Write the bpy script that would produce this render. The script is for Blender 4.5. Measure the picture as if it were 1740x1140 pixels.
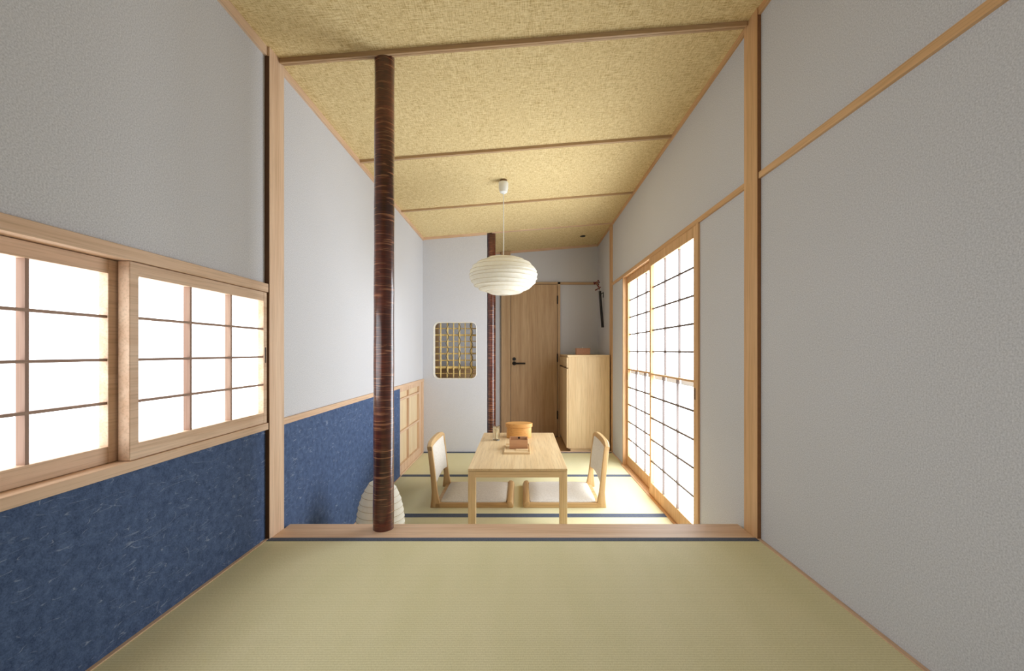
import bpy, bmesh, math, random
from mathutils import Vector, Matrix
random.seed(7)
scene = bpy.context.scene
for o in list(bpy.data.objects):
    bpy.data.objects.remove(o, do_unlink=True)
C = scene.collection

# ------------------------------------------------------------------ camera, world, exposure
EYE = 1.0295                       # lens height above the lower tatami floor
cam_d = bpy.data.cameras.new('camera')
cam_d.sensor_width = 36.0
cam_d.lens = 36.0 * 739.13 / 1740.0
cam_d.shift_x = -15.0 / 1740.0
cam_d.shift_y = 27.0 / 1740.0
cam_d.clip_start = 0.02
cam = bpy.data.objects.new('camera', cam_d)
C.objects.link(cam)
cam.location = (0, 0, EYE)
cam.rotation_euler = (math.pi / 2, 0, 0)
scene.camera = cam
scene.cycles.use_light_tree = False

world = bpy.data.worlds.new('world')
scene.world = world
world.use_nodes = True
world.node_tree.nodes['Background'].inputs[0].default_value = (0.80, 0.88, 1.0, 1)
world.node_tree.nodes['Background'].inputs[1].default_value = 1.0

PAPER_RIGHT = 4.3                  # daylight glowing through the tall paper doors
PAPER_LEFT = 2.3                   # daylight glowing through the low paper window
scene.view_settings.view_transform = 'Standard'
scene.view_settings.look = 'None'
scene.view_settings.exposure = 0.80
scene.view_settings.gamma = 1.0
scene.view_settings.use_curve_mapping = False

# ------------------------------------------------------------------ main dimensions (metres)
XL, XR = -1.0, 0.938               # side walls
YP = 4.437                         # partition with the bamboo window
YB = 5.30                          # wall behind the entry
YR = -1.30                         # wall behind the viewer
ZN = 0.2958                        # raised tatami floor
def cz(x, y):                      # the ceiling falls to the left and slightly to the back
    return 2.218 + 0.0805 * (x + 1.0) - 0.0112 * (y - 1.75)

# ------------------------------------------------------------------ materials
def s2l(c):
    return tuple(((v / 255) / 12.92 if v / 255 <= 0.04045 else ((v / 255 + 0.055) / 1.055) ** 2.4) for v in c) + (1.0,)

class NT:
    def __init__(self, name):
        self.m = bpy.data.materials.new(name)
        self.m.use_nodes = True
        self.t = self.m.node_tree
        self.b = self.t.nodes['Principled BSDF']
        self.out = self.t.nodes['Material Output']
    def n(self, kind, **kw):
        nd = self.t.nodes.new(kind)
        for k, v in kw.items():
            if k.startswith('i_'):
                nd.inputs[k[2:].replace('_', ' ')].default_value = v
            else:
                setattr(nd, k, v)
        return nd
    def l(self, a, b):
        self.t.links.new(a, b)
    def coords(self, scale, rand=True):
        tc = self.n('ShaderNodeTexCoord')
        v = tc.outputs['Object']
        if rand:
            oi = self.n('ShaderNodeObjectInfo')
            mul = self.n('ShaderNodeMath', operation='MULTIPLY')
            mul.inputs[1].default_value = 13.0
            self.l(oi.outputs['Random'], mul.inputs[0])
            add = self.n('ShaderNodeVectorMath', operation='ADD')
            self.l(v, add.inputs[0]); self.l(mul.outputs[0], add.inputs[1])
            v = add.outputs[0]
        mp = self.n('ShaderNodeMapping')
        mp.inputs['Scale'].default_value = scale
        self.l(v, mp.inputs['Vector'])
        return mp.outputs[0]
    def noise(self, vec, scale=1.0, detail=4.0, rough=0.55, dist=0.0):
        nd = self.n('ShaderNodeTexNoise')
        nd.inputs['Scale'].default_value = scale
        nd.inputs['Detail'].default_value = detail
        nd.inputs['Roughness'].default_value = rough
        nd.inputs['Distortion'].default_value = dist
        self.l(vec, nd.inputs['Vector'])
        return nd.outputs['Fac']
    def ramp(self, fac, stops):
        r = self.n('ShaderNodeValToRGB')
        e = r.color_ramp.elements
        while len(e) < len(stops):
            e.new(0.5)
        for i, (p, c) in enumerate(stops):
            e[i].position = p
            e[i].color = c if len(c) == 4 else tuple(c) + (1.0,)
        self.l(fac, r.inputs[0])
        return r.outputs[0]
    def mix(self, fac, a, b, blend='MIX'):
        m = self.n('ShaderNodeMix', data_type='RGBA', blend_type=blend)
        for s, v in ((m.inputs[0], fac), (m.inputs[6], a), (m.inputs[7], b)):
            if hasattr(v, 'is_output'):
                self.l(v, s)
            else:
                s.default_value = v
        return m.outputs[2]
    def math(self, op, a, b=0.0, c=None):
        m = self.n('ShaderNodeMath', operation=op)
        for i, v in enumerate((a, b) if c is None else (a, b, c)):
            if hasattr(v, 'is_output'):
                self.l(v, m.inputs[i])
            else:
                m.inputs[i].default_value = v
        return m.outputs[0]
    def bump(self, h, strength, dist=0.001):
        b = self.n('ShaderNodeBump')
        b.inputs['Strength'].default_value = strength
        b.inputs['Distance'].default_value = dist
        self.l(h, b.inputs['Height'])
        self.l(b.outputs[0], self.b.inputs['Normal'])
    def base(self, col, rough=0.6, spec=0.3):
        if hasattr(col, 'is_output'):
            self.l(col, self.b.inputs['Base Color'])
        else:
            self.b.inputs['Base Color'].default_value = col
        self.b.inputs['Roughness'].default_value = rough
        self.b.inputs['Specular IOR Level'].default_value = spec
        return self.m

def wood(name, c1, c2, axis, rough=0.5, spec=0.3, coarse=22.0):
    t = NT(name)
    sc = [coarse] * 3; sc['xyz'.index(axis)] = 0.9
    sf = [190.0] * 3; sf['xyz'.index(axis)] = 5.0
    a = t.noise(t.coords(sc), 1.0, 3.0, 0.5, 0.6)
    f = t.noise(t.coords(sf), 1.0, 2.0, 0.6)
    col = t.ramp(a, [(0.30, s2l(c2)), (0.68, s2l(c1))])
    dark = t.ramp(f, [(0.36, (0.82, 0.79, 0.75)), (0.52, (1, 1, 1))])
    col = t.mix(0.75, col, dark, 'MULTIPLY')
    t.bump(f, 0.10, 0.0006)
    return t.base(col, rough, spec)

def woods(key, c1, c2, **kw):
    return {ax: wood('%s_%s' % (key, ax), c1, c2, ax, **kw) for ax in 'xyz'}

CEDAR = woods('pale_cedar', (233, 202, 173), (216, 178, 145))          # trims, posts, window joinery
OAK = woods('pale_oak', (237, 211, 168), (222, 190, 144), rough=0.42)   # table, cabinet
HONEY = woods('honey_oak', (217, 182, 133), (194, 154, 104), rough=0.40)  # floor chairs
DOORW = woods('brown_ash', (204, 172, 135), (186, 152, 115))
CYPRESS = woods('bent_cypress', (226, 172, 106), (212, 152, 84), rough=0.45, coarse=14)
REDW = woods('reddish_cedar', (206, 158, 118), (178, 126, 88))
DARKBAR = woods('darkened_cedar', (128, 114, 108), (106, 94, 90))  # door bars, darkened so the strong paper glow does not wash them out
BROWNBAR = woods('brown_cedar', (170, 138, 116), (150, 116, 96))  # window bars, likewise darkened to offset the glow of the paper
AMBER = woods('amber_cedar', (228, 186, 140), (206, 160, 112))
PANEL = woods('cream_board', (240, 219, 184), (229, 203, 163))

def plaster():
    t = NT('grey_plaster')
    v = t.coords((1, 1, 1), False)
    a = t.noise(v, 260.0, 4.0, 0.75)
    b = t.noise(v, 1.6, 3.0, 0.5)
    col = t.ramp(a, [(0.30, s2l((186, 186, 191))), (0.70, s2l((232, 232, 237)))])
    tone = t.ramp(b, [(0.3, (0.965, 0.965, 0.96)), (0.7, (1, 1, 1))])
    col = t.mix(1.0, col, tone, 'MULTIPLY')
    t.bump(a, 0.18, 0.0010)
    return t.base(col, 0.9, 0.1)
PLASTER = plaster()

def washi_blue():
    t = NT('navy_washi_paper')
    v = t.coords((1, 1, 1), False)
    mott = t.math('ADD', t.math('MULTIPLY', t.noise(v, 38.0, 5.0, 0.7), 0.55), t.math('MULTIPLY', t.noise(v, 330.0, 2.0, 0.6), 0.45))
    col = t.ramp(mott, [(0.36, s2l((58, 74, 108))), (0.64, s2l((94, 114, 152)))])
    total = None
    for i, (sc, w, thr, ang) in enumerate([(8.0, 0.0042, 0.61, 0.35), (13.0, 0.0055, 0.60, -0.25), (24.0, 0.010, 0.575, 0.5), (46.0, 0.02, 0.55, 0.1)]):
        tc = t.n('ShaderNodeTexCoord')
        mp = t.n('ShaderNodeMapping')
        mp.inputs['Location'].default_value = (3.1 * i, 5.7 * i, 1.3 * i)
        mp.inputs['Rotation'].default_value = (ang, 0, 0)
        mp.inputs['Scale'].default_value = (1.0, 0.36, 1.3)
        t.l(tc.outputs['Object'], mp.inputs['Vector'])
        n1 = t.noise(mp.outputs[0], sc, 1.0, 0.5, 0.4)
        d = t.math('ABSOLUTE', t.math('SUBTRACT', n1, 0.5))
        line = t.math('SUBTRACT', 1.0, t.math('DIVIDE', d, w))
        line = t.math('MAXIMUM', line, 0.0)
        n2 = t.noise(mp.outputs[0], sc * 1.3 + 4.0, 1.0, 0.5)
        mk = t.math('MULTIPLY', t.math('MAXIMUM', t.math('SUBTRACT', n2, thr), 0.0), 9.0)
        mk = t.math('MINIMUM', mk, 1.0)
        seg = t.math('MULTIPLY', line, mk)
        total = seg if total is None else t.math('MAXIMUM', total, seg)
    col = t.mix(t.math('MULTIPLY', total, 0.5), col, s2l((178, 190, 212)))
    t.bump(mott, 0.15, 0.001)
    return t.base(col, 0.8, 0.15)
WASHI = washi_blue()

def straw_ceiling():
    t = NT('woven_straw')
    a = t.noise(t.coords((34, 640, 34), False), 1.0, 3.0, 0.6)
    b = t.noise(t.coords((520, 30, 34), False), 1.0, 3.0, 0.6)
    c = t.noise(t.coords((1, 1, 1), False), 240.0, 3.0, 0.7)
    h = t.math('ADD', t.math('MULTIPLY', a, 0.5), t.math('ADD', t.math('MULTIPLY', b, 0.32), t.math('MULTIPLY', c, 0.18)))
    col = t.ramp(h, [(0.40, s2l((180, 148, 94))), (0.50, s2l((232, 208, 154))), (0.60, s2l((248, 231, 186)))])
    t.bump(h, 0.22, 0.002)
    return t.base(col, 0.8, 0.15)
STRAW = straw_ceiling()

def tatami():
    t = NT('tatami_rush')
    v = t.coords((1, 1, 1), False)
    w = t.n('ShaderNodeTexWave', wave_type='BANDS', bands_direction='Y', wave_profile='SIN')
    w.inputs['Scale'].default_value = 38.0
    w.inputs['Distortion'].default_value = 0.25
    w.inputs['Detail'].default_value = 1.0
    t.l(v, w.inputs['Vector'])
    f = t.noise(t.coords((420, 140, 60), False), 1.0, 3.0, 0.6)
    p = t.noise(t.coords((9, 2.0, 2), False), 1.0, 3.0, 0.5)
    h = t.math('ADD', t.math('MULTIPLY', w.outputs['Fac'], 0.22), t.math('MULTIPLY', f, 0.78))
    col = t.ramp(h, [(0.22, s2l((214, 205, 160))), (0.75, s2l((242, 235, 199)))])
    tone = t.ramp(p, [(0.3, (0.94, 0.95, 0.90)), (0.7, (1, 1, 1))])
    col = t.mix(1.0, col, tone, 'MULTIPLY')
    t.bump(h, 0.25, 0.0012)
    return t.base(col, 0.65, 0.25)
TATAMI = tatami()

def cloth_edge():
    t = NT('slate_blue_edging')
    f = t.noise(t.coords((300, 300, 300), False), 1.0, 2.0)
    return t.base(t.ramp(f, [(0.3, s2l((76, 84, 100))), (0.7, s2l((102, 109, 126)))]), 0.8, 0.2)
EDGING = cloth_edge()

def bark():
    t = NT('polished_cherry_bark')
    a = t.noise(t.coords((7, 7, 120), False), 1.0, 3.0, 0.55, 0.7)
    b = t.noise(t.coords((14, 14, 210), False), 1.0, 3.0, 0.6, 0.3)
    c = t.noise(t.coords((9, 9, 5), False), 1.0, 3.0, 0.6)
    base = t.ramp(c, [(0.32, s2l((62, 26, 18))), (0.66, s2l((118, 56, 36)))])
    mid = t.ramp(b, [(0.45, (0.55, 0.5, 0.48)), (0.62, (1.25, 1.15, 1.05))])
    col = t.mix(0.8, base, mid, 'MULTIPLY')
    streak = t.ramp(a, [(0.585, (0, 0, 0)), (0.63, (1, 1, 1))])
    col = t.mix(t.math('MULTIPLY', streak, 0.6), col, s2l((190, 130, 92)))
    t.bump(b, 0.15, 0.001)
    t.b.inputs['Coat Weight'].default_value = 0.8
    t.b.inputs['Coat Roughness'].default_value = 0.12
    return t.base(col, 0.32, 0.5)
BARK = bark()

def bamboo():
    t = NT('dried_bamboo')
    a = t.noise(t.coords((40, 40, 40)), 1.0, 3.0)
    return t.base(t.ramp(a, [(0.3, s2l((204, 172, 104))), (0.7, s2l((242, 216, 150)))]), 0.4, 0.4)
BAMBOO = bamboo()

def flat(name, c, rough=0.5, spec=0.3, metal=0.0, var=0.06, scale=60):
    t = NT(name)
    a = t.noise(t.coords((scale, scale, scale)), 1.0, 3.0)
    l = s2l(c)
    lo = tuple(v * (1 - var) for v in l[:3]); hi = tuple(min(1, v * (1 + var)) for v in l[:3])
    t.b.inputs['Metallic'].default_value = metal
    return t.base(t.ramp(a, [(0.3, lo), (0.7, hi)]), rough, spec)
BLACK = flat('black_iron', (34, 31, 29), 0.45, 0.4)
DARKPULL = flat('dark_finger_pull', (70, 48, 36), 0.5)
VINE = flat('dark_vine', (52, 44, 34), 0.7)
WHITEPL = flat('white_plastic', (238, 238, 234), 0.35, 0.4, var=0.01)
CORDM = flat('white_cord', (236, 234, 228), 0.5, 0.3, var=0.01)
BERRY = flat('dark_red_berry', (112, 40, 36), 0.35, 0.4)
STEM = flat('brown_twig', (78, 56, 42), 0.8)
HOOP = flat('split_bamboo_hoop', (196, 180, 146), 0.6)
PICK = flat('pale_pick_wood', (240, 220, 182), 0.6)
PINKBOX = flat('pinkish_cedar', (208, 158, 130), 0.6)
DARKFLOOR = flat('entry_boards', (190, 152, 110), 0.6)
POSTSHADE = flat('post_shade_brown', (146, 102, 68), 0.7)  # brown standing for the shaded front face of the right post
SUBFLOOR_SHADE = flat('subfloor_and_post_shade_wood', (104, 72, 50), 0.7)  # dark brown for hidden floor slabs and the left post's shaded front

def fabric():
    t = NT('oatmeal_fabric')
    v = t.coords((1, 1, 1))
    a = t.noise(v, 700.0, 2.0, 0.7)
    b = t.noise(v, 90.0, 3.0, 0.6)
    h = t.math('ADD', t.math('MULTIPLY', a, 0.6), t.math('MULTIPLY', b, 0.4))
    t.bump(a, 0.35, 0.001)
    return t.base(t.ramp(h, [(0.32, s2l((206, 198, 188))), (0.68, s2l((238, 233, 226)))]), 0.95, 0.1)
FABRIC = fabric()

def paper_lit(name, strength, tint=(0.86, 0.935, 1.0)):
    t = NT(name)
    a = t.noise(t.coords((30, 30, 30), False), 1.0, 4.0, 0.6)
    col = t.ramp(a, [(0.3, (0.80, 0.80, 0.80)), (0.7, (0.86, 0.86, 0.86))])
    t.b.inputs['Emission Color'].default_value = tint + (1,)
    t.b.inputs['Emission Strength'].default_value = strength
    return t.base(col, 0.9, 0.1)
PAPER_R = paper_lit('daylit_door_paper', PAPER_RIGHT)
PAPER_D = paper_lit('doubled_door_paper', PAPER_RIGHT * 0.03)
PAPER_L = paper_lit('daylit_window_paper', PAPER_LEFT, (0.86, 0.935, 1.0))

def paper_shade():
    t = NT('lantern_paper')
    a = t.noise(t.coords((55, 55, 55)), 1.0, 5.0, 0.65)
    col = t.ramp(a, [(0.3, s2l((247, 243, 230))), (0.7, s2l((253, 251, 244)))])
    d = t.n('ShaderNodeBsdfDiffuse'); tr = t.n('ShaderNodeBsdfTranslucent')
    t.l(col, d.inputs[0]); t.l(col, tr.inputs[0])
    bp = t.n('ShaderNodeBump'); bp.inputs['Strength'].default_value = 0.25; bp.inputs['Distance'].default_value = 0.002
    t.l(a, bp.inputs['Height']); t.l(bp.outputs[0], d.inputs['Normal'])
    mx = t.n('ShaderNodeMixShader'); mx.inputs[0].default_value = 0.38
    t.l(d.outputs[0], mx.inputs[1]); t.l(tr.outputs[0], mx.inputs[2])
    t.l(mx.outputs[0], t.out.inputs['Surface'])
    return t.m
LANTERN = paper_shade()

def glassm():
    t = NT('clear_glass')
    t.b.inputs['Transmission Weight'].default_value = 1.0
    t.b.inputs['IOR'].default_value = 1.18
    return t.base((0.97, 0.99, 0.98, 1), 0.02, 0.5)
GLASS = glassm()

# ------------------------------------------------------------------ helpers
W = {}                                             # world origin of every object
def bx(bm, x0, x1, y0, y1, z0, z1, bev=0.0, seg=1):
    vs = [bm.verts.new(p) for p in ((x0, y0, z0), (x1, y0, z0), (x1, y1, z0), (x0, y1, z0),
                                    (x0, y0, z1), (x1, y0, z1), (x1, y1, z1), (x0, y1, z1))]
    fs = [bm.faces.new([vs[i] for i in f]) for f in ((0, 3, 2, 1), (4, 5, 6, 7), (0, 1, 5, 4), (1, 2, 6, 5), (2, 3, 7, 6), (3, 0, 4, 7))]
    if bev > 0:
        es = list({e for f in fs for e in f.edges})
        bmesh.ops.bevel(bm, geom=es, offset=bev, segments=seg, affect='EDGES', profile=0.5)
    return vs
def B(*a, **k):
    bm = bmesh.new()
    bx(bm, *a, **k)
    return bm
def prism(bm, poly, axis, a0, a1, bev=0.0, seg=1):
    def P(p, a):
        if axis == 'y': return (p[0], a, p[1])
        if axis == 'x': return (a, p[0], p[1])
        return (p[0], p[1], a)
    lo = [bm.verts.new(P(p, a0)) for p in poly]
    hi = [bm.verts.new(P(p, a1)) for p in poly]
    n = len(poly)
    fs = [bm.faces.new(lo[::-1]), bm.faces.new(hi)]
    for i in range(n):
        fs.append(bm.faces.new([lo[i], lo[(i + 1) % n], hi[(i + 1) % n], hi[i]]))
    bmesh.ops.recalc_face_normals(bm, faces=fs)
    if bev > 0:
        es = list({e for f in fs for e in f.edges if len(e.link_faces) == 2 and e.calc_face_angle(0) > 0.5})
        bmesh.ops.bevel(bm, geom=es, offset=bev, segments=seg, affect='EDGES', profile=0.5)
def lathe(bm, prof, cx, cy, seg=32, sx=1.0, sy=1.0, wob=0.0):
    rings = []
    for i, (r, z) in enumerate(prof):
        if r < 1e-6:
            rings.append([bm.verts.new((cx, cy, z))])
        else:
            rings.append([bm.verts.new((cx + sx * r * math.cos(2 * math.pi * j / seg), cy + sy * r * math.sin(2 * math.pi * j / seg),
                                        z + wob * math.sin(2 * math.pi * j / seg + i * 0.9))) for j in range(seg)])
    fs = []
    for a, b in zip(rings[:-1], rings[1:]):
        for j in range(seg):
            k = (j + 1) % seg
            if len(a) == 1 and len(b) == 1: continue
            if len(a) == 1: fs.append(bm.faces.new([a[0], b[k], b[j]]))
            elif len(b) == 1: fs.append(bm.faces.new([a[j], a[k], b[0]]))
            else: fs.append(bm.faces.new([a[j], a[k], b[k], b[j]]))
    bmesh.ops.recalc_face_normals(bm, faces=fs)
def tube(bm, pts, rad, seg=8, rads=None):
    pts = [Vector(p) for p in pts]
    rings = []
    up = Vector((0.31, 0.77, 0.55)).normalized()
    for i, p in enumerate(pts):
        d = (pts[min(i + 1, len(pts) - 1)] - pts[max(i - 1, 0)]).normalized()
        a = d.cross(up)
        if a.length < 1e-3: a = d.cross(Vector((1, 0, 0)))
        a.normalize(); b = d.cross(a)
        r = rads[i] if rads else rad
        rings.append([bm.verts.new(p + r * (math.cos(2 * math.pi * j / seg) * a + math.sin(2 * math.pi * j / seg) * b)) for j in range(seg)])
    fs = []
    for a, b in zip(rings[:-1], rings[1:]):
        for j in range(seg):
            k = (j + 1) % seg
            fs.append(bm.faces.new([a[j], a[k], b[k], b[j]]))
    fs.append(bm.faces.new(rings[0][::-1])); fs.append(bm.faces.new(rings[-1]))
    bmesh.ops.recalc_face_normals(bm, faces=fs)

def mk(name, bm, mat, parent=None, smooth=False, origin=None):
    xs = [v.co for v in bm.verts]
    lo = Vector((min(v.x for v in xs), min(v.y for v in xs), min(v.z for v in xs)))
    hi = Vector((max(v.x for v in xs), max(v.y for v in xs), max(v.z for v in xs)))
    if origin is None:
        origin = Vector(((lo.x + hi.x) / 2, (lo.y + hi.y) / 2, lo.z))
    origin = Vector(origin)
    bmesh.ops.translate(bm, verts=bm.verts, vec=-origin)
    me = bpy.data.meshes.new(name)
    bm.to_mesh(me); bm.free()
    me.materials.append(mat)
    if smooth:
        for p in me.polygons: p.use_smooth = True
        if smooth != 'all':
            me.set_sharp_from_angle(angle=math.radians(40))
    o = bpy.data.objects.new(name, me)
    C.objects.link(o)
    W[o] = origin
    if parent:
        o.parent = parent
        o.location = origin - W[parent]
    else:
        o.location = origin
    return o
PAPER_PLAIN = flat('plain_paper_edge', (232, 230, 224), 0.9)
def lit_pane(o, nx):              # daylight leaves the sheet on the side that faces the room
    o.data.materials.append(PAPER_PLAIN)
    for p in o.data.polygons:
        p.material_index = 0 if p.normal.x * nx > 0.5 else 1
    return o
def dup(src, origin, parent):
    o = src.copy()
    C.objects.link(o)
    W[o] = Vector(origin)
    o.parent = parent
    o.location = W[o] - W[parent]
    return o
def empty(name, loc):
    o = bpy.data.objects.new(name, None)
    C.objects.link(o)
    o.empty_display_size = 0.1
    o.location = loc
    W[o] = Vector(loc)
    return o
def tag(o, label, cat, kind=None, group=None):
    o['label'] = label; o['category'] = cat
    if kind: o['kind'] = kind
    if group: o['group'] = group
    return o
def struct(o, label, cat):
    return tag(o, label, cat, 'structure')

# ------------------------------------------------------------------ floors and tatami
fn = struct(mk('floor_near', B(XL, XR, YR, 1.712, 0.0, ZN - 0.05), SUBFLOOR_SHADE), 'raised floor platform in the foreground covered with tatami', 'floor')
ff = struct(mk('floor_far', B(XL, XR, 1.83, YP, -0.12, -0.05), SUBFLOOR_SHADE), 'lower floor under the table and floor chairs covered with tatami', 'floor')
fe = struct(mk('floor_entry', B(XL, XR, YP + 0.03, YB, -0.12, -0.01), DARKFLOOR), 'small entry floor in front of the brown door at the back', 'floor')
def mat_piece(y0, y1, ztop, parent, heri0=True, heri1=True, thick=0.05):
    h = 0.030
    m = mk('tatami_mat', B(XL + 0.014, XR - 0.014, y0 + 0.001, y1 - 0.001, ztop - thick + 0.0005, ztop), TATAMI, parent, origin=(0, y0, ztop - thick))
    if heri0: mk('edging', B(XL + 0.014, XR - 0.014, y0 + 0.0005, y0 + h, ztop - 0.01, ztop + 0.0012, bev=0.0008), EDGING, m)
    if heri1: mk('edging', B(XL + 0.014, XR - 0.014, y1 - h, y1 - 0.0005, ztop - 0.01, ztop + 0.0012, bev=0.0008), EDGING, m)
    return m
mat_piece(0.83, 1.712, ZN, fn)
mat_piece(-0.06, 0.83, ZN, fn)
mat_piece(-1.29, -0.06, ZN, fn)
mat_piece(1.852, 2.729, 0.0, ff)
mat_piece(2.729, 3.604, 0.0, ff)
mat_piece(3.604, 4.435, 0.0, ff)

# thin wooden strips where the mats meet the walls
for i, (x0, x1, y0, y1, z, lab) in enumerate([
        (XL + 0.001, XL + 0.014, YR, 1.698, ZN, 'thin wooden strip along the floor under the blue paper dado in front'),
        (XR - 0.014, XR - 0.001, YR, 1.698, ZN, 'thin wooden strip along the foreground floor below the bare right wall'),
        (XL + 0.001, XL + 0.014, 1.852, 3.57, 0.0, 'thin wooden strip under the blue dado behind the thick bark post'),
        (XR - 0.014, XR - 0.001, 3.97, 4.43, 0.0, 'short wooden strip on the floor beyond the tall paper doors')]):
    struct(mk('baseboard_' + ('left_near', 'right_near', 'left_far', 'right_far')[i], B(x0, x1, y0, y1, z - 0.045, z + 0.003), CEDAR['y']), lab, 'trim')

# ------------------------------------------------------------------ walls
T = 0.10
bm = bmesh.new()
LWY0, LWY1 = -0.71, 1.712            # window opening, lengthened behind the camera for the added panels
LDY0, LDY1 = 3.58, 4.425            # low sliding door
HT = 2.42
bx(bm, XL - T, XL, YR - T, LWY0, 0, HT)
bx(bm, XL - T, XL, LWY0, LWY1, 1.275, HT)
bx(bm, XL - T, XL, LWY0, LWY1, 0, 0.735)
bx(bm, XL - T, XL, LWY1, LDY0, 0, HT)
bx(bm, XL - T, XL, LDY0, YP, 0.735, HT)
bx(bm, XL - T, XL, LDY1, YB + T, 0, 0.735)
bx(bm, XL - T, XL, YP, YB + T, 0.735, HT)
wl = struct(mk('wall_left', bm, PLASTER), 'grey plastered left wall above the blue paper dado', 'wall')
struct(mk('wall_left_dado_near', B(XL, XL + 0.003, YR, 1.698, ZN, 0.73), WASHI), 'navy fibre-flecked paper dado under the foreground window', 'wall')
struct(mk('wall_left_dado_far', B(XL, XL + 0.006, 1.80, 3.578, 0.0, 0.726), WASHI), 'navy fibre-flecked paper dado behind the bark post', 'wall')

RDY0, RDY1 = 2.285, 3.958
bm = bmesh.new()
bx(bm, XR, XR + T, YR - T, RDY0, 0, HT)
bx(bm, XR, XR + T, RDY0, RDY1, 1.715, HT)
bx(bm, XR, XR + T, RDY1, YB + T, -0.12, HT)
struct(mk('wall_right', bm, PLASTER), 'grey plastered right wall around the tall paper doors', 'wall')
struct(mk('wall_back', B(XL - T, XR + T, YB, YB + T, -0.12, HT), PLASTER), 'shaded grey wall at the very back around the brown door', 'wall')
struct(mk('wall_behind_viewer', B(XL - T, XR + T, YR - T, YR, 0, HT), PLASTER), 'grey plastered wall closing the room behind the viewer', 'wall')

# partition with the rounded opening
OX0, OX1, OZ0, OZ1, OR = -0.888, -0.456, 0.7535, 1.3235, 0.05
PX0, PX1 = XL, -0.345
def rrect(x0, x1, z0, z1, r, n=7):
    pts = []
    for cx, cz_, a0 in ((x1 - r, z1 - r, 0), (x0 + r, z1 - r, 90), (x0 + r, z0 + r, 180), (x1 - r, z0 + r, 270)):
        for i in range(n + 1):
            a = math.radians(a0 + 90 * i / n)
            pts.append((cx + r * math.cos(a), cz_ + r * math.sin(a)))
    return pts
bm = bmesh.new()
hole = rrect(OX0, OX1, OZ0, OZ1, OR)
outer = []
cxh, czh = (OX0 + OX1) / 2, (OZ0 + OZ1) / 2
def toouter(p):
    dx, dz = p[0] - cxh, p[1] - czh
    ts = []
    if dx > 1e-9: ts.append((PX1 - cxh) / dx)
    if dx < -1e-9: ts.append((PX0 - cxh) / dx)
    if dz > 1e-9: ts.append((HT - czh) / dz)
    if dz < -1e-9: ts.append((0 - czh) / dz)
    t = min(ts)
    return (cxh + dx * t, czh + dz * t)
ring = [(p, toouter(p)) for p in hole]
full = []
for i in range(len(ring)):
    full.append(ring[i])
    a, b = ring[i][1], ring[(i + 1) % len(ring)][1]
    if abs(a[0] - b[0]) > 0.5:      # cross the top or the bottom of the outer rectangle
        zc_ = HT if a[1] > czh else 0
        pa, pb = ring[i][0], ring[(i + 1) % len(ring)][0]
        full.append(((pa[0] * 0.7 + pb[0] * 0.3, pa[1]), (a[0], zc_)))
        full.append(((pa[0] * 0.3 + pb[0] * 0.7, pa[1]), (b[0], zc_)))
YT = 0.07
vf = [(bm.verts.new((h[0], YP, h[1])), bm.verts.new((o_[0], YP, o_[1])), bm.verts.new((h[0], YP + YT, h[1])), bm.verts.new((o_[0], YP + YT, o_[1]))) for h, o_ in full]
n = len(vf)
for i in range(n):
    a, b = vf[i], vf[(i + 1) % n]
    for q in ((a[0], b[0], b[1], a[1]), (a[2], a[3], b[3], b[2]), (a[0], a[2], b[2], b[0]), (a[1], b[1], b[3], a[3])):
        try: bm.faces.new(q)
        except ValueError: pass
bmesh.ops.recalc_face_normals(bm, faces=bm.faces)
wp = struct(mk('wall_partition', bm, PLASTER), 'pale grey partition with a rounded opening beside the thin bark post', 'wall')
bm = bmesh.new()
ro = rrect(OX0 - 0.007, OX1 + 0.007, OZ0 - 0.007, OZ1 + 0.007, OR + 0.007)
ri = rrect(OX0 + 0.0005, OX1 - 0.0005, OZ0 + 0.0005, OZ1 - 0.0005, OR)
vr = [(bm.verts.new((a[0], YP + 0.001, a[1])), bm.verts.new((a[0] * 0.4 + b[0] * 0.6, YP - 0.003, a[1] * 0.4 + b[1] * 0.6)), bm.verts.new((b[0], YP - 0.001, b[1])), bm.verts.new((b[0], YP + YT, b[1]))) for a, b in zip(ro, ri)]
for i in range(len(vr)):
    a, b = vr[i], vr[(i + 1) % len(vr)]
    for k in range(3):
        bm.faces.new([a[k], b[k], b[k + 1], a[k + 1]])
bmesh.ops.recalc_face_normals(bm, faces=bm.faces)
mk('opening_rim', bm, flat('pale_plaster_rim', (244, 240, 232), 0.8), wp, smooth=True)
struct(mk('baseboard_partition', B(XL, PX1, YP - 0.006, YP, -0.04, 0.006), EDGING), 'thin dark strip at the foot of the pale partition', 'trim')

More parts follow.
